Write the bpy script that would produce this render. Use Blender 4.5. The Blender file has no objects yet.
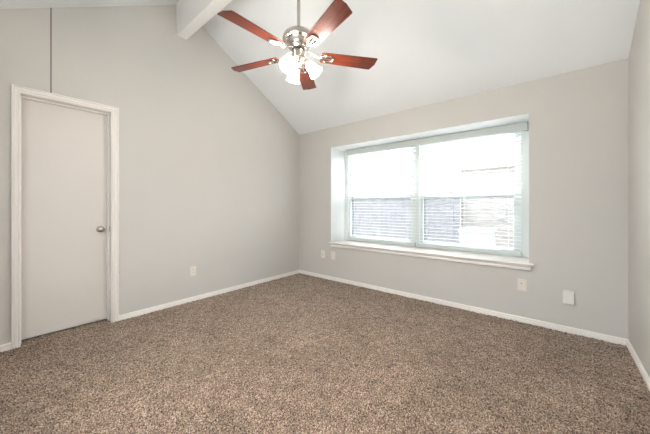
import bpy, bmesh, math, random
import numpy as np
from mathutils import Vector, Matrix
random.seed(7)
C = bpy.context.scene.collection
SC = bpy.context.scene
PI = math.pi

# ------------------------------------------------------------------ camera, sky, exposure
FPX, YAW, HOR = 274.92, 0.695, 205.56
cam = bpy.data.cameras.new('camera')
cam.sensor_fit = 'HORIZONTAL'
cam.sensor_width = 36.0
cam.lens = 36.0 * FPX / 650.0
cam.shift_y = (HOR - 217.0) / 650.0
cam.clip_start = 0.02
camo = bpy.data.objects.new('camera', cam)
C.objects.link(camo)
camo.location = (3.434, -3.417, 1.18)
camo.rotation_euler = (PI / 2, 0, YAW)
SC.camera = camo

SKY_LOW, SKY_HIGH = 4.2, 12.0
world = bpy.data.worlds.new('overcast_sky')
SC.world = world
world.use_nodes = True
bg = world.node_tree.nodes['Background']
bg.inputs['Color'].default_value = (0.93, 0.955, 1.0, 1)
bg.inputs['Strength'].default_value = 1.0
# overcast sky, brighter overhead than near the horizon
_n, _l = world.node_tree.nodes, world.node_tree.links
_tc = _n.new('ShaderNodeTexCoord')
_sx = _n.new('ShaderNodeSeparateXYZ')
_l.new(_tc.outputs['Generated'], _sx.inputs['Vector'])
_mr = _n.new('ShaderNodeMapRange')
_mr.inputs['From Min'].default_value = 0.0
_mr.inputs['From Max'].default_value = 1.0
_mr.inputs['To Min'].default_value = SKY_LOW
_mr.inputs['To Max'].default_value = SKY_HIGH
_l.new(_sx.outputs['Z'], _mr.inputs['Value'])
_l.new(_mr.outputs['Result'], bg.inputs['Strength'])

SC.view_settings.view_transform = 'Standard'
SC.view_settings.look = 'None'
SC.view_settings.gamma = 1.0
SC.view_settings.use_curve_mapping = False
SC.view_settings.exposure = 0.96

LAMP_W = 5.0                    # watts of each of the three fan bulbs
LAMP_COL = (1.0, 0.91, 0.85)

# ------------------------------------------------------------------ room measures (metres)
W = 3.9135                       # left wall X=0, right wall X=W, window wall Y=0
YN = -3.97                       # wall behind the camera
H = 2.4225                       # wall height under the eaves
RY, RZ = -1.975, 3.600           # ridge
BT = 0.46                        # thickness of the window wall (deep window recess)
WX0, WX1, WZ0, WZ1 = 0.709, 3.239, 0.602, 2.098
DY0, DY1, DZ = -3.303, -2.652, 2.136     # door opening

# ------------------------------------------------------------------ helpers
def link(name, bm, mat, parent=None, smooth=False, bevel=0.0, loc=None):
    bmesh.ops.recalc_face_normals(bm, faces=bm.faces)
    me = bpy.data.meshes.new(name)
    bm.to_mesh(me)
    bm.free()
    me.materials.append(mat)
    o = bpy.data.objects.new(name, me)
    C.objects.link(o)
    if parent is not None:
        o.parent = parent
    if loc is not None:
        o.location = loc
    if smooth:
        me.polygons.foreach_set('use_smooth', [True] * len(me.polygons))
        m = o.modifiers.new('edge_split', 'EDGE_SPLIT')
        m.split_angle = math.radians(38)
    if bevel:
        m = o.modifiers.new('bevel', 'BEVEL')
        m.width = bevel
        m.segments = 2
        m.limit_method = 'ANGLE'
    return o

def tag(o, label, cat, group=None, kind=None):
    o['label'] = label
    o['category'] = cat
    if group:
        o['group'] = group
    if kind:
        o['kind'] = kind
    return o

def empty(name, loc=(0, 0, 0), rz=0.0):
    o = bpy.data.objects.new(name, None)
    o.empty_display_size = 0.05
    C.objects.link(o)
    o.location = loc
    o.rotation_euler = (0, 0, rz)
    return o

def box(bm, x0, x1, y0, y1, z0, z1):
    v = [bm.verts.new(p) for p in ((x0, y0, z0), (x1, y0, z0), (x1, y1, z0), (x0, y1, z0),
                                   (x0, y0, z1), (x1, y0, z1), (x1, y1, z1), (x0, y1, z1))]
    for f in ((0, 3, 2, 1), (4, 5, 6, 7), (0, 1, 5, 4), (1, 2, 6, 5), (2, 3, 7, 6), (3, 0, 4, 7)):
        bm.faces.new([v[i] for i in f])

def prism(bm, pts, vec):
    """Extrude a closed outline of 3-D points along vec."""
    a = [bm.verts.new(p) for p in pts]
    b = [bm.verts.new(Vector(p) + Vector(vec)) for p in pts]
    n = len(a)
    bm.faces.new(a[::-1])
    bm.faces.new(b)
    for i in range(n):
        bm.faces.new((a[i], a[(i + 1) % n], b[(i + 1) % n], b[i]))

def sweep(bm, rings, closed_profile=True, caps=True):
    """Skin a list of rings (lists of points of equal length)."""
    vs = [[bm.verts.new(p) for p in r] for r in rings]
    n = len(vs[0])
    for a, b in zip(vs[:-1], vs[1:]):
        for i in range(n if closed_profile else n - 1):
            j = (i + 1) % n
            bm.faces.new((a[i], a[j], b[j], b[i]))
    if caps and closed_profile:
        bm.faces.new(vs[0][::-1])
        bm.faces.new(vs[-1])

def lathe(bm, prof, seg=40, M=None):
    """prof: list of (radius, z); axis Z, then transformed by M."""
    M = M or Matrix.Identity(4)
    rings = []
    for r, z in prof:
        if r < 1e-6:
            rings.append([bm.verts.new(M @ Vector((0, 0, z)))])
        else:
            rings.append([bm.verts.new(M @ Vector((r * math.cos(2 * PI * k / seg), r * math.sin(2 * PI * k / seg), z)))
                          for k in range(seg)])
    for a, b in zip(rings[:-1], rings[1:]):
        for k in range(seg):
            j = (k + 1) % seg
            if len(a) == 1 and len(b) == 1:
                continue
            if len(a) == 1:
                bm.faces.new((a[0], b[k], b[j]))
            elif len(b) == 1:
                bm.faces.new((a[k], a[j], b[0]))
            else:
                bm.faces.new((a[k], a[j], b[j], b[k]))

def tube(bm, pts, r, seg=10, closed=False, flat=1.0):
    """A round (or flattened) tube along pts."""
    pts = [Vector(p) for p in pts]
    n = len(pts)
    rings = []
    for i, p in enumerate(pts):
        a = pts[(i - 1) % n] if (closed or i > 0) else pts[i]
        b = pts[(i + 1) % n] if (closed or i < n - 1) else pts[i]
        t = (b - a).normalized()
        up = Vector((0, 0, 1)) if abs(t.z) < 0.9 else Vector((1, 0, 0))
        s = t.cross(up).normalized()
        u = s.cross(t).normalized()
        rings.append([p + s * (r * math.cos(2 * PI * k / seg)) + u * (r * flat * math.sin(2 * PI * k / seg)) for k in range(seg)])
    if closed:
        rings.append(rings[0])
        vs = [[bm.verts.new(q) for q in rr] for rr in rings[:-1]]
        vs.append(vs[0])
        for a, b in zip(vs[:-1], vs[1:]):
            for k in range(seg):
                j = (k + 1) % seg
                bm.faces.new((a[k], a[j], b[j], b[k]))
    else:
        sweep(bm, rings)

# ------------------------------------------------------------------ materials
def nodes(name):
    m = bpy.data.materials.new(name)
    m.use_nodes = True
    nt = m.node_tree
    return m, nt, nt.nodes['Principled BSDF']

def plain(name, col, rough=0.5, metal=0.0, spec=None, bump=0.0, bscale=200.0, vary=0.0, vscale=4.0):
    m, nt, b = nodes(name)
    b.inputs['Base Color'].default_value = (*col, 1)
    b.inputs['Roughness'].default_value = rough
    b.inputs['Metallic'].default_value = metal
    if spec is not None:
        b.inputs['Specular IOR Level'].default_value = spec
    tc = nt.nodes.new('ShaderNodeTexCoord')
    if bump:
        n = nt.nodes.new('ShaderNodeTexNoise')
        n.inputs['Scale'].default_value = bscale
        n.inputs['Detail'].default_value = 3
        nt.links.new(tc.outputs['Object'], n.inputs['Vector'])
        bp = nt.nodes.new('ShaderNodeBump')
        bp.inputs['Strength'].default_value = bump
        bp.inputs['Distance'].default_value = 0.002
        nt.links.new(n.outputs['Fac'], bp.inputs['Height'])
        nt.links.new(bp.outputs['Normal'], b.inputs['Normal'])
    if vary:
        n = nt.nodes.new('ShaderNodeTexNoise')
        n.inputs['Scale'].default_value = vscale
        n.inputs['Detail'].default_value = 4
        nt.links.new(tc.outputs['Object'], n.inputs['Vector'])
        r = nt.nodes.new('ShaderNodeValToRGB')
        r.color_ramp.elements[0].position = 0.3
        r.color_ramp.elements[1].position = 0.7
        r.color_ramp.elements[0].color = (*[c * (1 - vary) for c in col], 1)
        r.color_ramp.elements[1].color = (*[min(1, c * (1 + vary)) for c in col], 1)
        nt.links.new(n.outputs['Fac'], r.inputs['Fac'])
        nt.links.new(r.outputs['Color'], b.inputs['Base Color'])
    return m

M_wall = plain('greige_wall_paint', (0.595, 0.573, 0.545), 0.75, spec=0.25, bump=0.12, bscale=160, vary=0.012, vscale=1.3)
M_ceil = plain('white_ceiling_paint', (0.85, 0.87, 0.885), 0.85, spec=0.2, bump=0.2, bscale=120, vary=0.01, vscale=1.5)
M_beam = plain('white_beam_paint', (0.86, 0.84, 0.83), 0.6, spec=0.3, bump=0.1, bscale=60)
M_trim = plain('white_trim_paint', (0.85, 0.81, 0.775), 0.38, spec=0.45)
M_door = plain('white_door_paint', (0.73, 0.685, 0.65), 0.42, spec=0.4, bump=0.05, bscale=90)
M_reveal = plain('white_window_paint', (0.72, 0.745, 0.74), 0.5, spec=0.3)
M_reveal_lit = plain('lightened_reveal_paint', (0.90, 0.91, 0.91), 0.6, spec=0.3)  # reveal paint lightened, so the soffit carries bounced daylight in its colour
M_vinyl = plain('white_window_vinyl', (0.68, 0.715, 0.70), 0.4, spec=0.4)
M_seam = plain('grey_seam_caulk', (0.20, 0.18, 0.155), 0.8)
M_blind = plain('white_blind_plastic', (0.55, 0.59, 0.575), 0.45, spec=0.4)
M_slat = plain('white_blind_slats', (0.74, 0.76, 0.765), 0.45, spec=0.4)
M_cord = plain('pale_blind_cord', (0.72, 0.74, 0.74), 0.8)
M_nickel = plain('brushed_nickel', (0.56, 0.52, 0.48), 0.24, 1.0, bump=0.05, bscale=300)
M_dark = plain('dark_rubber', (0.025, 0.022, 0.02), 0.6)
M_screenframe = plain('grey_screen_frame', (0.20, 0.215, 0.225), 0.5)
M_plate = plain('white_outlet_plastic', (0.78, 0.72, 0.66), 0.35, spec=0.5)
M_slot = plain('dark_outlet_slots', (0.05, 0.045, 0.04), 0.6)
M_box = plain('white_wall_box_plastic', (0.80, 0.78, 0.74), 0.35, spec=0.5)

def carpet_mat():
    m, nt, b = nodes('brown_frieze_carpet')
    tc = nt.nodes.new('ShaderNodeTexCoord')
    def noise(scale, detail, rough=0.6):
        n = nt.nodes.new('ShaderNodeTexNoise')
        n.inputs['Scale'].default_value = scale
        n.inputs['Detail'].default_value = detail
        n.inputs['Roughness'].default_value = rough
        nt.links.new(tc.outputs['Object'], n.inputs['Vector'])
        return n
    n1 = noise(125, 3, 0.85)
    ramp = nt.nodes.new('ShaderNodeValToRGB')
    cr = ramp.color_ramp
    cr.elements[0].position = 0.41
    cr.elements[0].color = (0.020, 0.011, 0.007, 1)
    cr.elements[1].position = 0.62
    cr.elements[1].color = (0.62, 0.50, 0.405, 1)
    e = cr.elements.new(0.47)
    e.color = (0.19, 0.128, 0.090, 1)
    e = cr.elements.new(0.56)
    e.color = (0.32, 0.232, 0.170, 1)
    nt.links.new(n1.outputs['Fac'], ramp.inputs['Fac'])
    n2 = noise(2.2, 3)
    mp = nt.nodes.new('ShaderNodeMapRange')
    mp.inputs['From Min'].default_value = 0.3
    mp.inputs['From Max'].default_value = 0.7
    mp.inputs['To Min'].default_value = 0.86
    mp.inputs['To Max'].default_value = 1.14
    nt.links.new(n2.outputs['Fac'], mp.inputs['Value'])
    n3 = noise(11, 3)
    mp3 = nt.nodes.new('ShaderNodeMapRange')
    mp3.inputs['From Min'].default_value = 0.32
    mp3.inputs['From Max'].default_value = 0.68
    mp3.inputs['To Min'].default_value = 0.78
    mp3.inputs['To Max'].default_value = 1.2
    nt.links.new(n3.outputs['Fac'], mp3.inputs['Value'])
    mm = nt.nodes.new('ShaderNodeMath')
    mm.operation = 'MULTIPLY'
    nt.links.new(mp.outputs['Result'], mm.inputs[0])
    nt.links.new(mp3.outputs['Result'], mm.inputs[1])
    mul = nt.nodes.new('ShaderNodeMix')
    mul.data_type = 'RGBA'
    mul.blend_type = 'MULTIPLY'
    mul.inputs[0].default_value = 1.0
    nt.links.new(ramp.outputs['Color'], mul.inputs[6])
    nt.links.new(mm.outputs[0], mul.inputs[7])
    nt.links.new(mul.outputs[2], b.inputs['Base Color'])
    b.inputs['Roughness'].default_value = 0.95
    b.inputs['Specular IOR Level'].default_value = 0.1
    b.inputs['Sheen Weight'].default_value = 0.8
    b.inputs['Sheen Roughness'].default_value = 0.35
    b.inputs['Sheen Tint'].default_value = (0.95, 0.88, 0.80, 1)
    return m
M_carpet = carpet_mat()

def wood_mat():
    m, nt, b = nodes('reddish_brown_blade_wood')
    tc = nt.nodes.new('ShaderNodeTexCoord')
    mp = nt.nodes.new('ShaderNodeMapping')
    mp.inputs['Scale'].default_value = (2.0, 40.0, 20.0)
    nt.links.new(tc.outputs['Object'], mp.inputs['Vector'])
    n = nt.nodes.new('ShaderNodeTexNoise')
    n.inputs['Scale'].default_value = 2.0
    n.inputs['Detail'].default_value = 5
    n.inputs['Distortion'].default_value = 0.6
    nt.links.new(mp.outputs['Vector'], n.inputs['Vector'])
    r = nt.nodes.new('ShaderNodeValToRGB')
    r.color_ramp.elements[0].position = 0.3
    r.color_ramp.elements[0].color = (0.045, 0.009, 0.005, 1)
    r.color_ramp.elements[1].position = 0.72
    r.color_ramp.elements[1].color = (0.155, 0.030, 0.012, 1)
    nt.links.new(n.outputs['Fac'], r.inputs['Fac'])
    nt.links.new(r.outputs['Color'], b.inputs['Base Color'])
    b.inputs['Roughness'].default_value = 0.30
    b.inputs['Specular IOR Level'].default_value = 0.28
    return m
M_wood = wood_mat()

def shade_mat():
    m, nt, b = nodes('lit_frosted_glass')
    b.inputs['Base Color'].default_value = (0.95, 0.93, 0.9, 1)
    b.inputs['Roughness'].default_value = 0.4
    b.inputs['Emission Color'].default_value = (1.0, 0.91, 0.79, 1)
    b.inputs['Emission Strength'].default_value = 42.0
    return m
M_shade = shade_mat()
M_bulb = shade_mat()
M_bulb.name = 'lit_bulb'
M_bulb.node_tree.nodes['Principled BSDF'].inputs['Emission Strength'].default_value = 18.0

def glass_mat(name, tint, gloss=0.012):
    m = bpy.data.materials.new(name)
    m.use_nodes = True
    nt = m.node_tree
    nt.nodes.clear()
    out = nt.nodes.new('ShaderNodeOutputMaterial')
    tr = nt.nodes.new('ShaderNodeBsdfTransparent')
    tr.inputs['Color'].default_value = (*tint, 1)
    gl = nt.nodes.new('ShaderNodeBsdfGlossy')
    gl.inputs['Roughness'].default_value = 0.02
    mx = nt.nodes.new('ShaderNodeMixShader')
    mx.inputs['Fac'].default_value = gloss
    nt.links.new(tr.outputs[0], mx.inputs[1])
    nt.links.new(gl.outputs[0], mx.inputs[2])
    nt.links.new(mx.outputs[0], out.inputs['Surface'])
    return m
M_glass = glass_mat('window_glass', (0.96, 0.98, 0.97))

def screen_mat():
    m = bpy.data.materials.new('fine_insect_mesh')
    m.use_nodes = True
    nt = m.node_tree
    nt.nodes.clear()
    out = nt.nodes.new('ShaderNodeOutputMaterial')
    tr = nt.nodes.new('ShaderNodeBsdfTransparent')
    df = nt.nodes.new('ShaderNodeBsdfDiffuse')
    df.inputs['Color'].default_value = (0.30, 0.30, 0.34, 1)
    mx = nt.nodes.new('ShaderNodeMixShader')
    mx.inputs['Fac'].default_value = 0.2
    nt.links.new(tr.outputs[0], mx.inputs[1])
    nt.links.new(df.outputs[0], mx.inputs[2])
    nt.links.new(mx.outputs[0], out.inputs['Surface'])
    return m
M_mesh = screen_mat()

def brick_mat():
    m, nt, b = nodes('pale_brick')
    tc = nt.nodes.new('ShaderNodeTexCoord')
    mp = nt.nodes.new('ShaderNodeMapping')
    mp.inputs['Rotation'].default_value = (PI / 2, 0, 0)
    nt.links.new(tc.outputs['Object'], mp.inputs['Vector'])
    br = nt.nodes.new('ShaderNodeTexBrick')
    br.inputs['Color1'].default_value = (0.185, 0.166, 0.154, 1)
    br.inputs['Color2'].default_value = (0.135, 0.12, 0.11, 1)
    br.inputs['Mortar'].default_value = (0.225, 0.216, 0.21, 1)
    br.inputs['Scale'].default_value = 1.0
    br.inputs['Mortar Size'].default_value = 0.007
    br.inputs['Brick Width'].default_value = 0.215
    br.inputs['Row Height'].default_value = 0.075
    nt.links.new(mp.outputs['Vector'], br.inputs['Vector'])
    nt.links.new(br.outputs['Color'], b.inputs['Base Color'])
    b.inputs['Roughness'].default_value = 0.9
    return m
M_brick = brick_mat()
M_fence = plain('weathered_fence_wood', (0.105, 0.102, 0.111), 0.9, vary=0.22, vscale=7)
M_fascia = plain('grey_fascia_paint', (0.20, 0.20, 0.21), 0.6)
M_soffit = plain('pale_soffit_paint', (0.6, 0.6, 0.6), 0.7)
M_roof = plain('grey_shingles', (0.42, 0.42, 0.44), 0.9, vary=0.2, vscale=20)
M_ground = plain('outdoor_ground', (0.48, 0.47, 0.44), 0.95, vary=0.3, vscale=3)
M_ac = plain('pale_metal_cabinet', (0.24, 0.243, 0.265), 0.5)
M_acdark = plain('grey_fin_metal', (0.25, 0.26, 0.32), 0.6)

# ------------------------------------------------------------------ setting: shell
def struct(name, bm, mat, label, cat, **kw):
    o = link(name, bm, mat, **kw)
    return tag(o, label, cat, kind='structure')

# carpet: a real tufted surface
def carpet():
    nx, ny = 540, 530
    xs = np.linspace(-0.14, W + 0.02, nx)
    ys = np.linspace(YN - 0.02, 0.02, ny)
    rng = np.random.default_rng(3)
    gx, gy = np.meshgrid(xs, ys, indexing='ij')
    gx = gx + rng.uniform(-0.0028, 0.0028, gx.shape)
    gy = gy + rng.uniform(-0.0028, 0.0028, gy.shape)
    gz = rng.uniform(-0.008, 0.006, gx.shape)
    low = rng.normal(0, 1, (40, 40))
    ix = np.linspace(0, 38.99, nx); iy = np.linspace(0, 38.99, ny)
    a = ix.astype(int); b = iy.astype(int)
    fx = (ix - a)[:, None]; fy = (iy - b)[None, :]
    gz += 0.0015 * (low[np.ix_(a, b)] * (1 - fx) * (1 - fy) + low[np.ix_(a + 1, b)] * fx * (1 - fy)
                    + low[np.ix_(a, b + 1)] * (1 - fx) * fy + low[np.ix_(a + 1, b + 1)] * fx * fy)
    co = np.stack([gx, gy, gz], -1).reshape(-1, 3).astype(np.float32)
    idx = np.arange(nx * ny).reshape(nx, ny)
    q = np.stack([idx[:-1, :-1], idx[1:, :-1], idx[1:, 1:], idx[:-1, 1:]], -1).reshape(-1, 4).astype(np.int32)
    me = bpy.data.meshes.new('floor')
    me.vertices.add(len(co))
    me.vertices.foreach_set('co', co.ravel())
    me.loops.add(q.size)
    me.loops.foreach_set('vertex_index', q.ravel())
    me.polygons.add(len(q))
    me.polygons.foreach_set('loop_start', np.arange(0, q.size, 4, dtype=np.int32))
    me.polygons.foreach_set('use_smooth', np.ones(len(q), dtype=bool))
    me.update(calc_edges=True)
    me.materials.append(M_carpet)
    o = bpy.data.objects.new('floor', me)
    C.objects.link(o)
    tag(o, 'brown flecked frieze carpet covering the whole floor', 'carpet floor', kind='structure')
carpet()
bm = bmesh.new()
box(bm, -1.0, W + 0.2, YN - 0.2, BT, -0.2, -0.02)
struct('floor_slab', bm, M_ground, 'concrete slab under the brown carpet', 'floor')

def gable(z0):
    return [(YN, z0), (0, z0), (0, H), (RY, RZ), (YN, H)]

# left wall with the door opening; closed shell behind it added against sky light
bm = bmesh.new()
T = -0.16
box(bm, T, 0, YN - 0.2, DY0, -0.05, DZ)
box(bm, T, 0, DY1, BT, -0.05, DZ)
prism(bm, [(T, YN - 0.2, DZ), (T, BT, DZ), (T, BT, H), (T, 0, H), (T, RY, RZ), (T, YN, H), (T, YN - 0.2, H)], (-T, 0, 0))
box(bm, -1.0, -0.9, DY0 - 0.2, DY1 + 0.2, -0.05, 2.4)
box(bm, -1.0, T, DY0 - 0.3, DY0 - 0.2, -0.05, 2.4)
box(bm, -1.0, T, DY1 + 0.2, DY1 + 0.3, -0.05, 2.4)
box(bm, -1.0, T, DY0 - 0.3, DY1 + 0.3, 2.4, 2.5)
struct('wall_left', bm, M_wall, 'greige painted gable wall holding the white door', 'wall')

# window wall
bm = bmesh.new()
box(bm, 0, WX0 - 0.003, 0, BT, -0.05, H)
box(bm, WX1 + 0.003, W, 0, BT, -0.05, H)
box(bm, WX0 - 0.003, WX1 + 0.003, 0, BT, -0.05, WZ0 - 0.03)
box(bm, WX0 - 0.003, WX1 + 0.003, 0, BT, WZ1 + 0.003, H)
struct('wall_back', bm, M_wall, 'greige wall with the deep double window', 'wall')

bm = bmesh.new()
prism(bm, [(W, YN - 0.2, -0.05), (W, BT, -0.05), (W, BT, H), (W, 0, H), (W, RY, RZ), (W, YN, H), (W, YN - 0.2, H)], (0.16, 0, 0))
struct('wall_right', bm, M_wall, 'greige gable wall at the right edge', 'wall')

# wall behind the camera with a second window added for fill light
NX0, NX1, NZ0, NZ1 = 1.45, 3.55, 1.05, 2.25
bm = bmesh.new()
box(bm, 0, NX0, YN - 0.2, YN, -0.05, H)
box(bm, NX1, W, YN - 0.2, YN, -0.05, H)
box(bm, NX0, NX1, YN - 0.2, YN, -0.05, NZ0)
box(bm, NX0, NX1, YN - 0.2, YN, NZ1, H)
struct('wall_front', bm, M_wall, 'greige wall opposite the window wall', 'wall')

# vaulted ceiling
bm = bmesh.new()
prism(bm, [(-0.16, BT, H), (-0.16, 0, H), (-0.16, RY, RZ), (-0.16, YN, H), (-0.16, YN - 0.2, H),
           (-0.16, YN - 0.2, H + 0.3), (-0.16, RY, RZ + 0.2), (-0.16, BT, H + 0.3)], (W + 0.32, 0, 0))
struct('ceiling', bm, M_ceil, 'white vaulted ceiling rising to the ridge beam', 'ceiling')

bm = bmesh.new()
box(bm, 0, W, -2.046, -1.928, 3.192, 3.62)
struct('ceiling_beam', bm, M_beam, 'white boxed ridge beam under the ceiling peak', 'beam', bevel=0.004)

k2 = (RZ - H) / (RY - YN)
# vertical seam over the door
bm = bmesh.new()
box(bm, 0, 0.003, -3.1045, -3.0955, DZ + 0.041, H + k2 * (-3.1 - YN) + 0.002)
struct('trim_1', bm, M_seam, 'thin dark vertical seam strip on the left wall above the door', 'trim')

# baseboards
BP = [(0, 0), (0.0135, 0), (0.0145, 0.029), (0.0085, 0.033), (0.0105, 0.047), (0.006, 0.056), (0, 0.058)]
bm = bmesh.new()
for a, b in ((YN, DY0 - 0.030), (DY1 + 0.046, 0)):
    sweep(bm, [[(d, y, z - 0.004) for d, z in BP] for y in (a, b)])
struct('baseboard_left', bm, M_trim, 'low white baseboard along the left wall', 'baseboard')
bm = bmesh.new()
sweep(bm, [[(x, -d, z - 0.004) for d, z in BP] for x in (0, W)])
struct('baseboard_back', bm, M_trim, 'low white baseboard under the window', 'baseboard')
bm = bmesh.new()
sweep(bm, [[(W - d, y, z - 0.004) for d, z in BP] for y in (YN, 0)])
struct('baseboard_right', bm, M_trim, 'low white baseboard along the right wall', 'baseboard')
bm = bmesh.new()
sweep(bm, [[(x, YN + d, z - 0.004) for d, z in BP] for x in (0, W)])
struct('baseboard_front', bm, M_trim, 'low white baseboard along the near wall', 'baseboard')

# ------------------------------------------------------------------ door
door = tag(empty('door_1', (0, (DY0 + DY1) / 2, 0)), 'white flush door in a moulded white frame on the left wall', 'door', kind='structure')
def dl(name, bm, mat, parent=door, **kw):
    """Link under the door, geometry given in room coordinates."""
    bmesh.ops.translate(bm, verts=bm.verts, vec=(0, -(DY0 + DY1) / 2, 0))
    return link(name, bm, mat, parent=parent, **kw)
CP = [(0, 0), (0, 0.010), (0.003, 0.0125), (0.009, 0.0125), (0.012, 0.008), (0.015, 0.008), (0.018, 0.0145), (0.036, 0.0165), (0.038, 0.012), (0.040, 0.012),
      (0.042, 0.0195), (0.050, 0.0195), (0.052, 0.017), (0.052, 0)]
a, b, t = DY0 + 0.022, DY1 - 0.006, DZ - 0.011
bm = bmesh.new()
sweep(bm, [[(v, a - u, -0.006) for u, v in CP], [(v, a - u, t + u) for u, v in CP],
           [(v, b + u, t + u) for u, v in CP], [(v, b + u, -0.006) for u, v in CP]])
dl('casing', bm, M_trim)
bm = bmesh.new()
J = 0.016
for y0, y1 in ((DY0, DY0 + J), (DY1 - J, DY1)):
    box(bm, -0.16, 0.002, y0, y1, -0.005, DZ)
box(bm, -0.16, 0.002, DY0 + J, DY1 - J, DZ - J, DZ)
dl('jamb', bm, M_trim, bevel=0.0015)
bm = bmesh.new()
S = 0.013
for y0, y1 in ((DY0 + J, DY0 + J + S), (DY1 - J - S, DY1 - J)):
    box(bm, -0.110, -0.072, y0, y1, -0.005, DZ - J)
box(bm, -0.110, -0.072, DY0 + J + S, DY1 - J - S, DZ - J - S, DZ - J)
dl('stop', bm, M_trim, bevel=0.002)
bm = bmesh.new()
box(bm, -0.146, -0.111, DY0 + J + 0.003, DY1 - J - 0.003, 0.014, DZ - J - 0.003)
dl('door_slab', bm, M_door, bevel=0.002)
KY, KZ = -2.737, 0.94
bm = bmesh.new()
MX = Matrix.Translation((-0.111, KY, KZ)) @ Matrix.Rotation(PI / 2, 4, 'Y')
lathe(bm, [(0, 0), (0.032, 0), (0.032, 0.003), (0.028, 0.008), (0.014, 0.011), (0.0115, 0.028), (0.014, 0.034),
           (0.023, 0.040), (0.028, 0.050), (0.0275, 0.060), (0.021, 0.067), (0.010, 0.0695), (0, 0.070)], 40, MX)
kn = dl('door_knob', bm, M_nickel, smooth=True)
kn['label'] = 'round brushed nickel knob'
bm = bmesh.new()
box(bm, -0.072, -0.035, DY1 - J - 0.002, DY1 - J, KZ - 0.028, KZ + 0.028)
dl('strike_plate', bm, M_nickel)

# ------------------------------------------------------------------ window
WC = Vector(((WX0 + WX1) / 2, 0.40, WZ0))
win = tag(empty('window_1', WC), 'white double window with two side by side double-hung units', 'window', kind='structure')
def wl(name, bm, mat, parent=win, **kw):
    off = WC if parent is win else Vector((0, 0, 0))
    if parent is not win:
        off = WC
    bmesh.ops.translate(bm, verts=bm.verts, vec=-off)
    return link(name, bm, mat, parent=parent, **kw)
# painted returns of the recess
bm = bmesh.new()
box(bm, WX0 - 0.003, WX0, 0.0, BT, WZ0 - 0.03, WZ1)
box(bm, WX1, WX1 + 0.003, 0.0, BT, WZ0 - 0.03, WZ1)
wl('window_reveal', bm, M_reveal)
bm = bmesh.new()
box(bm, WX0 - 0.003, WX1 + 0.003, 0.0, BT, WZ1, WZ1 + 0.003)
wl('recess_soffit', bm, M_reveal_lit)
# stool and moulded apron
bm = bmesh.new()
box(bm, WX0, WX1, 0.0, BT, WZ0 - 0.03, WZ0)
NP = [(0.0, 0), (-0.042, 0), (-0.047, -0.003), (-0.049, -0.008), (-0.047, -0.013), (-0.042, -0.016), (-0.036, -0.018),
      (-0.029, -0.030), (-0.019, -0.040), (-0.019, -0.043), (-0.024, -0.046), (-0.025, -0.052), (-0.024, -0.066), (-0.020, -0.070), (0.0, -0.070)]
# returns mitred back to the wall at each end
e0, e1 = WX0 + 0.035, WX1 - 0.010
sweep(bm, [[(e0 + y, y * 0.02, WZ0 + z) for y, z in NP], [(e0 + y, y, WZ0 + z) for y, z in NP],
           [(e1 - y, y, WZ0 + z) for y, z in NP], [(e1 - y, y * 0.02, WZ0 + z) for y, z in NP]])
wl('sill', bm, M_trim)
# outer frame, mullion
FY0, FY1 = 0.375, 0.45
MX0, MX1 = 1.915, 1.990
bm = bmesh.new()
box(bm, WX0, WX0 + 0.070, FY0, FY1, WZ0, WZ1)
box(bm, WX1 - 0.095, WX1, FY0, FY1, WZ0, WZ1)
box(bm, WX0 + 0.07, WX1 - 0.095, FY0, FY1, WZ0, WZ0 + 0.030)
box(bm, WX0 + 0.07, WX1 - 0.095, FY0, FY1, WZ1 - 0.05, WZ1)
box(bm, MX0, MX1, FY0, FY1, WZ0 + 0.03, WZ1 - 0.05)
wl('window_frame', bm, M_vinyl, bevel=0.003)
def frame_bm(x0, x1, z0, z1, y0, y1, l, r, b, t):
    bm = bmesh.new()
    box(bm, x0, x0 + l, y0, y1, z0, z1)
    box(bm, x1 - r, x1, y0, y1, z0, z1)
    box(bm, x0 + l, x1 - r, y0, y1, z0, z0 + b)
    box(bm, x0 + l, x1 - r, y0, y1, z1 - t, z1)
    return bm
ZM = 1.300
for x0, x1 in ((WX0 + 0.07, MX0), (MX1, WX1 - 0.095)):
    zt, zb = WZ1 - 0.05, WZ0 + 0.03
    us = wl('upper_sash', frame_bm(x0, x1, ZM - 0.005, zt, 0.425, 0.447, 0.035, 0.060, 0.030, 0.028), M_vinyl, bevel=0.002)
    bm = bmesh.new()
    box(bm, x0 + 0.02, x1 - 0.02, 0.434, 0.438, ZM + 0.02, zt - 0.026)
    wl('pane', bm, M_glass, us)
    ls = wl('lower_sash', frame_bm(x0, x1, zb, ZM + 0.030, 0.392, 0.420, 0.046, 0.066, 0.045, 0.036), M_vinyl, bevel=0.002)
    bm = bmesh.new()
    box(bm, x0 + 0.028, x1 - 0.028, 0.404, 0.408, zb + 0.043, ZM - 0.004)
    wl('pane', bm, M_glass, ls)
    bm = bmesh.new()
    box(bm, x0 + 0.046, x1 - 0.066, 0.394, 0.419, ZM - 0.020, ZM - 0.006)
    wl('weatherstrip', bm, M_screenframe, ls)
    sc = wl('insect_screen', frame_bm(x0 + 0.012, x1 - 0.012, zb, ZM - 0.005, 0.449, 0.457, 0.046, 0.056, 0.042, 0.024), M_screenframe)
    bm = bmesh.new()
    box(bm, x0 + 0.036, x1 - 0.036, 0.4525, 0.4530, zb + 0.028, ZM - 0.028)
    wl('screen_mesh', bm, M_mesh, sc)

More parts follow.
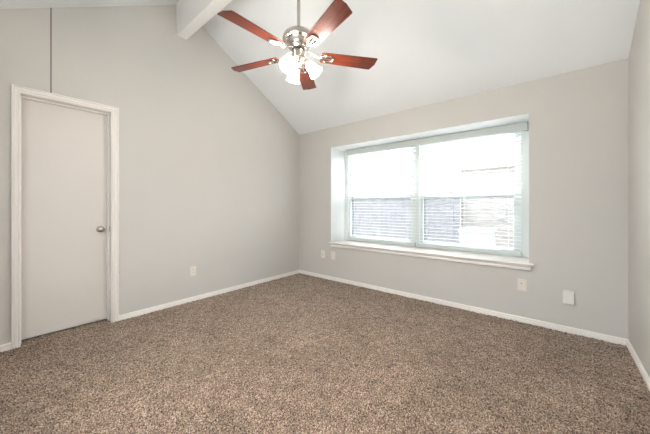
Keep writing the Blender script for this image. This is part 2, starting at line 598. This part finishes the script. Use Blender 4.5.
# second window, unseen behind the camera, added to light the window wall
N2 = Vector(((NX0 + NX1) / 2, YN - 0.1, NZ0))
w2 = tag(empty('added_fill_window', N2), 'unseen white framed window added opposite the double window for fill light', 'window', kind='structure')
bm = bmesh.new()
for x in (NX0, NX0 + 0.68, NX0 + 1.37, NX1 - 0.05):
    box(bm, x, x + 0.05, YN - 0.14, YN - 0.06, NZ0, NZ1)
box(bm, NX0 + 0.05, NX1 - 0.05, YN - 0.139, YN - 0.061, NZ0, NZ0 + 0.05)
box(bm, NX0 + 0.05, NX1 - 0.05, YN - 0.139, YN - 0.061, NZ1 - 0.05, NZ1)
bmesh.ops.translate(bm, verts=bm.verts, vec=-N2)
link('window_frame', bm, M_vinyl, w2)
for x in (NX0 + 0.05, NX0 + 0.73, NX0 + 1.42):
    bm = bmesh.new()
    box(bm, x, x + 0.635, YN - 0.102, YN - 0.098, NZ0 + 0.05, NZ1 - 0.05)
    bmesh.ops.translate(bm, verts=bm.verts, vec=-N2)
    link('pane', bm, M_glass, w2)

# ------------------------------------------------------------------ blinds
def blind(x0, x1, vx0, vx1, label):
    top = empty('window_blind', ((x0 + x1) / 2, 0.335, WZ1))
    tag(top, label, 'window blind', 'white slatted blinds in the double window')
    O = top.location
    def add(name, bm, mat, **kw):
        bmesh.ops.translate(bm, verts=bm.verts, vec=-O)
        return link(name, bm, mat, parent=top, **kw)
    bm = bmesh.new()
    # valance front with a shaped lower lip and short returns
    VP = [(0.303, WZ1 - 0.003), (0.303, WZ1 - 0.080), (0.306, WZ1 - 0.088), (0.313, WZ1 - 0.088), (0.313, WZ1 - 0.003)]
    sweep(bm, [[(x, y, z) for y, z in VP] for x in (vx0, vx1)])
    box(bm, vx0, vx0 + 0.008, 0.313, 0.362, WZ1 - 0.088, WZ1 - 0.003)
    box(bm, vx1 - 0.008, vx1, 0.313, 0.362, WZ1 - 0.088, WZ1 - 0.003)
    add('valance', bm, M_blind)
    bm = bmesh.new()
    box(bm, x0, x1, 0.318, 0.360, WZ1 - 0.05, WZ1 - 0.001)
    add('head_rail', bm, M_blind)
    zb, zt, pitch = 0.700, WZ1 - 0.075, 0.0445
    n = int((zt - zb) / pitch)
    bm = bmesh.new()
    tilt = math.radians(-3)
    for i in range(n + 1):
        z = zb + pitch * i
        ring = []
        pr = []
        for k in range(7):                      # a gently cambered slat, 48 mm deep
            u = -0.024 + 0.008 * k
            c = 0.0022 * (1 - (u / 0.024) ** 2)
            pr.append((0.337 + u, z + c + u * math.tan(tilt)))
        prof = pr + [(y, zz - 0.0022) for y, zz in reversed(pr)]
        sweep(bm, [[(x, y, zz) for y, zz in prof] for x in (x0, x1)])
    add('slats', bm, M_slat)
    bm = bmesh.new()
    box(bm, x0 - 0.004, x1 + 0.004, 0.313, 0.361, 0.612, 0.664)
    add('bottom_rail', bm, M_blind, bevel=0.004)
    for f in (0.1, 0.5, 0.9):
        bm = bmesh.new()
        x = x0 + (x1 - x0) * f
        for y in (0.3115, 0.3625):
            tube(bm, [(x, y, 0.664), (x, y, WZ1 - 0.05)], 0.0010, 6)
        add('ladder_cord', bm, M_cord)
    bm = bmesh.new()
    xw = x0 + 0.035
    tube(bm, [(xw, 0.308, 1.15), (xw, 0.308, WZ1 - 0.09), (xw, 0.314, WZ1 - 0.055)], 0.004, 8)
    add('tilt_wand', bm, M_cord)
    return top
blind(0.800, 1.942, 0.790, 1.966, 'white horizontal slatted blind over the left half of the window')
blind(1.990, 3.150, 1.970, 3.206, 'white horizontal slatted blind over the right half, in front of the brick house')

# ------------------------------------------------------------------ ceiling fan
FX, FYc, BZ = 1.972, -1.970, 2.30
fan = tag(empty('ceiling_fan', (FX, FYc, 3.192)), 'five blade reddish brown wooden ceiling fan with three lit glass shades', 'ceiling fan')
def fl(name, bm, mat, parent=fan, **kw):
    return link(name, bm, mat, parent=parent, **kw)
Z = lambda z: z - 3.192
bm = bmesh.new()
lathe(bm, [(0, 0), (0.068, 0), (0.068, -0.012), (0.060, -0.035), (0.040, -0.055), (0.022, -0.064), (0, -0.064)], 40)
fl('canopy', bm, M_nickel, smooth=True)
bm = bmesh.new()
lathe(bm, [(0, -0.05), (0.0125, -0.05), (0.0125, Z(2.50)), (0, Z(2.50))], 20)
fl('downrod', bm, M_nickel, smooth=True)
bm = bmesh.new()
lathe(bm, [(0, Z(2.505)), (0.019, Z(2.505)), (0.022, Z(2.486)), (0.030, Z(2.480)), (0.060, Z(2.474)), (0.090, Z(2.462)), (0.110, Z(2.445)), (0.118, Z(2.425)),
           (0.119, Z(2.412)), (0.114, Z(2.404)), (0.088, Z(2.401)), (0.084, Z(2.395)), (0.084, Z(2.376)), (0.076, Z(2.358)), (0.062, Z(2.345)), (0.056, Z(2.341)), (0, Z(2.341))], 56)
fl('motor_housing', bm, M_nickel, smooth=True)
bm = bmesh.new()
lathe(bm, [(0, Z(2.3415)), (0.050, Z(2.3415)), (0.050, Z(2.3280)), (0, Z(2.3280))], 40)
fl('flywheel', bm, M_dark, smooth=True)
bm = bmesh.new()
lathe(bm, [(0, Z(2.3285)), (0.046, Z(2.3285)), (0.053, Z(2.3180)), (0.053, Z(2.2780)), (0.058, Z(2.2740)), (0.058, Z(2.2660)), (0.050, Z(2.2540)),
           (0.034, Z(2.2400)), (0.018, Z(2.2300)), (0.010, Z(2.2160)), (0, Z(2.2120))], 40)
fl('switch_housing', bm, M_nickel, smooth=True)

BLADE = [(0.170, -0.046), (0.180, -0.051), (0.30, -0.056), (0.603, -0.064), (0.607, -0.060), (0.607, 0.002), (0.584, 0.060), (0.578, 0.064),
         (0.30, 0.056), (0.180, 0.051), (0.170, 0.046)]
PITCH = math.radians(-12)
blade_me = None
for k in range(5):
    ang = math.radians(53.0 + 72 * k)
    Mx = Matrix.Rotation(ang, 4, 'Z') @ Matrix.Translation((0, 0, Z(BZ))) @ Matrix.Rotation(PITCH, 4, 'X')
    bm = bmesh.new()
    prism(bm, [(x, y, 0) for x, y in BLADE], (0, 0, 0.006))
    bl = fl('blade', bm, M_wood, bevel=0.0015)
    bl.matrix_local = Mx
    # blade iron: arm from the flywheel, open loop under the blade, screws
    bm = bmesh.new()
    Mi = Mx.inverted() @ Matrix.Rotation(ang, 4, 'Z')
    arm = [Mi @ Vector(p) for p in ((0.045, 0, Z(2.335)), (0.075, 0, Z(2.331)), (0.105, 0, Z(2.321)), (0.130, 0, Z(2.307)))]
    arm += [Vector((0.150, 0, -0.006)), Vector((0.172, 0, -0.006))]
    tube(bm, arm, 0.0105, 12, flat=0.45)
    lp = [(0.215 + 0.050 * math.cos(t), 0.029 * math.sin(t) * (1 + 0.25 * math.cos(t)), -0.005) for t in [2 * PI * i / 28 for i in range(28)]]
    tube(bm, lp, 0.0085, 8, closed=True, flat=0.5)
    tube(bm, [(0.168, 0, -0.005), (0.262, 0, -0.005)], 0.007, 8, flat=0.5)
    for sx, sy in ((0.205, 0.030), (0.205, -0.030), (0.263, 0)):
        lathe(bm, [(0, -0.011), (0.004, -0.0105), (0.007, -0.008), (0.011, -0.004), (0.011, 0.0)], 14, Matrix.Translation((sx, sy, 0)))
    link('blade_iron', bm, M_nickel, parent=bl, smooth=True)

# light kit: three bell shades tilted outwards
for k in range(3):
    ang = math.radians(35 + 120 * k)
    tilt = math.radians(40)
    root = Vector((0.060 * math.cos(ang), 0.060 * math.sin(ang), Z(2.248)))
    bm = bmesh.new()
    c, s = math.cos(ang), math.sin(ang)
    tube(bm, [(0.035 * c, 0.035 * s, Z(2.263)), (0.055 * c, 0.055 * s, Z(2.257)), tuple(root)], 0.010, 12)
    R = Matrix.Translation(root) @ Matrix.Rotation(ang, 4, 'Z') @ Matrix.Rotation(-tilt, 4, 'Y') @ Matrix.Scale(0.86, 4)   # local -Z points down and outwards
    lathe(bm, [(0, 0.010), (0.018, 0.008), (0.023, 0.0), (0.024, -0.022), (0.020, -0.026), (0, -0.026)], 24, R)
    fl('light_arm', bm, M_nickel, smooth=True)
    bm = bmesh.new()
    outer = [(0.021, -0.020), (0.030, -0.026), (0.038, -0.040), (0.042, -0.060), (0.045, -0.085), (0.050, -0.108), (0.058, -0.126), (0.062, -0.132)]
    inner = [(r - 0.003, z) for r, z in reversed(outer)]
    lathe(bm, outer + inner, 36, R)
    sh = fl('lamp_shade', bm, M_shade, smooth=True)
    bm = bmesh.new()
    lathe(bm, [(0, -0.024), (0.012, -0.026), (0.014, -0.045), (0.026, -0.070), (0.028, -0.088), (0.020, -0.106), (0, -0.113)], 24, R)
    link('bulb', bm, M_bulb, parent=sh, smooth=True)
    ld = bpy.data.lights.new('bulb_light', 'POINT')
    ld.energy = LAMP_W
    ld.color = LAMP_COL
    ld.shadow_soft_size = 0.035
    lo = bpy.data.objects.new('bulb_light', ld)
    C.objects.link(lo)
    lo.parent = fan
    lo.location = R @ Vector((0, 0, -0.165))

# ------------------------------------------------------------------ wall plates
def plate(name, wall, u, z, w, h, th, label, cat, group, style, mat=M_plate):
    """wall 'left': u is Y, faces +X; wall 'back': u is X, faces -Y."""
    e = empty(name, (0, u, z) if wall == 'left' else (u, 0, z), PI / 2 if wall == 'left' else 0.0)
    tag(e, label, cat, group)
    # local frame: x along the wall, -y out of the wall
    bm = bmesh.new()
    prism(bm, [(-w / 2, 0, -h / 2), (w / 2, 0, -h / 2), (w / 2, 0, h / 2), (-w / 2, 0, h / 2)], (0, -th, 0))
    link('plate' if style != 'box' else 'box_body', bm, mat, parent=e, bevel=min(0.003, th * 0.45))
    if style == 'duplex':
        for zz in (0.0195, -0.0195):
            bm = bmesh.new()
            ol = [(0.0165 * math.cos(t) if abs(math.cos(t)) < 0.9 else 0.0150 * math.copysign(1, math.cos(t)), -th + 0.0005, zz + 0.0138 * math.sin(t))
                  for t in [2 * PI * i / 24 for i in range(24)]]
            prism(bm, ol, (0, -0.0025, 0))
            rc = link('receptacle', bm, mat, parent=e)
            bm = bmesh.new()
            for sx in (-0.0065, 0.0065):
                box(bm, sx - 0.0011, sx + 0.0011, -th - 0.0024, -th - 0.0012, zz - 0.001, zz + 0.007)
            lathe(bm, [(0, -0.0012), (0.0024, -0.0012), (0.0024, 0.0), (0, 0.0)], 10,
                  Matrix.Translation((0, -th - 0.0012, zz - 0.007)) @ Matrix.Rotation(PI / 2, 4, 'X'))
            link('slots', bm, M_slot, parent=rc)
        bm = bmesh.new()
        lathe(bm, [(0, 0.0012), (0.003, 0.0008), (0.0034, -0.0005)], 12, Matrix.Translation((0, -th, 0)) @ Matrix.Rotation(PI / 2, 4, 'X'))
        link('screw', bm, mat, parent=e)
    elif style == 'jack':
        bm = bmesh.new()
        lathe(bm, [(0, 0.010), (0.0042, 0.010), (0.0048, 0.002), (0.008, 0.002), (0.008, -0.001)], 14,
              Matrix.Translation((0, -th, 0.0)) @ Matrix.Rotation(PI / 2, 4, 'X'))
        link('jack', bm, M_nickel, parent=e, smooth=True)
        for zz in (-0.042, 0.042):
            bm = bmesh.new()
            lathe(bm, [(0, 0.0012), (0.003, 0.0008), (0.0034, -0.0005)], 12, Matrix.Translation((0, -th, zz)) @ Matrix.Rotation(PI / 2, 4, 'X'))
            link('screw', bm, mat, parent=e)
    elif style == 'decora':
        bm = bmesh.new()
        box(bm, -0.0165, 0.0165, -th - 0.0025, -th + 0.0005, -0.033, 0.033)
        ins = link('insert', bm, mat, parent=e, bevel=0.001)
        bm = bmesh.new()
        box(bm, -0.0075, 0.0005, -th - 0.0032, -th - 0.0015, 0.012, 0.020)
        link('jack', bm, M_slot, parent=ins)
    elif style == 'box':
        bm = bmesh.new()
        box(bm, -w / 2 + 0.012, w / 2 - 0.012, -th - 0.003, -th + 0.001, -h / 2 + 0.022, h / 2 - 0.016)
        link('cover', bm, mat, parent=e, bevel=0.0015)
        bm = bmesh.new()
        box(bm, -0.014, 0.014, -th + 0.004, -0.006, -h / 2 - 0.0015, -h / 2 + 0.001)
        link('dark_underside', bm, M_slot, parent=e)  # small dark piece on the underside of the box
    return e
G = 'white wall plates low on the walls'
plate('wall_outlet', 'left', -1.849, 0.369, 0.072, 0.118, 0.006, 'white duplex outlet alone on the left wall right of the door', 'outlet', G, 'duplex')
plate('wall_plate', 'back', 0.545, 0.388, 0.076, 0.120, 0.006, 'white wall plate nearest the left corner, lower left of the window sill', 'wall plate', G, 'jack')
plate('wall_outlet', 'back', 0.752, 0.392, 0.076, 0.124, 0.006, 'white outlet under the left tip of the window sill, right plate of the close pair', 'outlet', G, 'duplex')
plate('wall_plate', 'back', 3.183, 0.377, 0.078, 0.118, 0.006, 'white wall plate with a small dark jack under the right sill end', 'wall plate', G, 'decora')
plate('junction_box', 'back', 3.536, 0.329, 0.078, 0.118, 0.030, 'raised white box on the window wall closest to the right corner', 'wall box', G, 'box', M_box)

# ------------------------------------------------------------------ outside
GZ = -0.30
bm = bmesh.new()
box(bm, -30, 30, BT + 0.02, 40, GZ - 0.2, GZ)
struct('ground', bm, M_ground, 'bare ground outside the window', 'ground')
bm = bmesh.new()
box(bm, -30, 30, -40, YN - 0.3, GZ - 0.2, GZ)
struct('ground', bm, M_ground, 'bare ground outside the added opposite window', 'ground')

fe = tag(empty('wooden_fence', (-1.5, 3.35, GZ)), 'grey weathered board fence beyond the window, left of the brick house', 'fence')
bm = bmesh.new()
x = -8.0
while x < 1.70:
    hh = 1.80 + random.uniform(-0.012, 0.012)
    prism(bm, [(x, 0, 0.03), (x + 0.136, 0, 0.03), (x + 0.136, 0, hh - 0.03), (x + 0.11, 0, hh), (x + 0.026, 0, hh), (x, 0, hh - 0.03)], (0, 0.018, 0))
    x += 0.142
bmesh.ops.translate(bm, verts=bm.verts, vec=(1.5, 0, 0))
link('board_panel', bm, M_fence, parent=fe)
for z in (0.35, 1.45):
    bm = bmesh.new()
    box(bm, -6.5, 3.2, 0.018, 0.056, z, z + 0.088)
    link('rail', bm, M_fence, parent=fe)
for x in (-6.3, -3.9, -1.5, 0.9, 3.1):
    bm = bmesh.new()
    box(bm, x, x + 0.09, 0.056, 0.146, 0, 1.7)
    link('post', bm, M_fence, parent=fe)

ho = tag(empty('brick_house', (4.7, 3.6, GZ)), 'pale brick house with a dark eave line outside the right half of the window', 'house')
def hl(name, bm, mat, parent=ho, **kw):
    bmesh.ops.translate(bm, verts=bm.verts, vec=(-4.7, -3.6, -GZ))
    return link(name, bm, mat, parent=parent, **kw)
HX0, HX1, HY, EZ = 1.74, 9.0, 3.6, 2.06
bm = bmesh.new()
box(bm, HX0, HX1, HY, HY + 6, GZ, EZ)
hl('brick_wall', bm, M_brick)
bm = bmesh.new()
box(bm, HX0 - 0.02, HX1, HY - 0.16, HY + 6.2, EZ, EZ + 0.02)
hl('soffit', bm, M_soffit)
bm = bmesh.new()
box(bm, HX0 - 0.04, HX1, HY - 0.185, HY - 0.16, EZ - 0.03, EZ + 0.09)
hl('fascia', bm, M_fascia)
bm = bmesh.new()
prism(bm, [(HX0 - 0.06, HY - 0.22, EZ + 0.09), (HX0 - 0.06, HY + 3, EZ + 1.15), (HX0 - 0.06, HY + 6.22, EZ + 0.09)], (HX1 - HX0 + 0.06, 0, 0))
hl('roof', bm, M_roof)
bm = bmesh.new()
tube(bm, [(2.62, HY - 0.03, 0.86), (2.62, HY - 0.03, 1.26), (2.62, HY + 0.02, 1.30)], 0.014, 8)
hl('pipe', bm, M_fascia)
bm = bmesh.new()
box(bm, 2.50, 2.60, HY - 0.07, HY, 0.90, 0.97)
hl('tap_box', bm, M_fascia)

ac = tag(empty('air_conditioner', (2.22, 2.95, GZ)), 'pale outdoor air conditioning unit standing before the brick house', 'air conditioner')
bm = bmesh.new()
box(bm, -0.34, 0.34, -0.34, 0.34, 0, 0.07)
link('pad', bm, M_soffit, parent=ac)
bm = bmesh.new()
box(bm, -0.28, 0.28, -0.28, 0.28, 0.07, 0.94)
box(bm, -0.30, 0.30, -0.30, 0.30, 0.94, 1.00)
link('cabinet', bm, M_ac, parent=ac, bevel=0.008)
bm = bmesh.new()
for i in range(14):
    z = 0.16 + i * 0.054
    box(bm, -0.24, 0.24, -0.288, -0.279, z, z + 0.024)
link('louver', bm, M_acdark, parent=ac)
bm = bmesh.new()
for r in (0.07, 0.13, 0.19, 0.25):
    tube(bm, [(r * math.cos(2 * PI * i / 32), r * math.sin(2 * PI * i / 32), 1.008) for i in range(32)], 0.005, 6, closed=True)
for k in range(4):
    a = PI * k / 4
    tube(bm, [(-0.25 * math.cos(a), -0.25 * math.sin(a), 1.004), (0.25 * math.cos(a), 0.25 * math.sin(a), 1.004)], 0.004, 6)
link('fan_grille', bm, M_acdark, parent=ac)
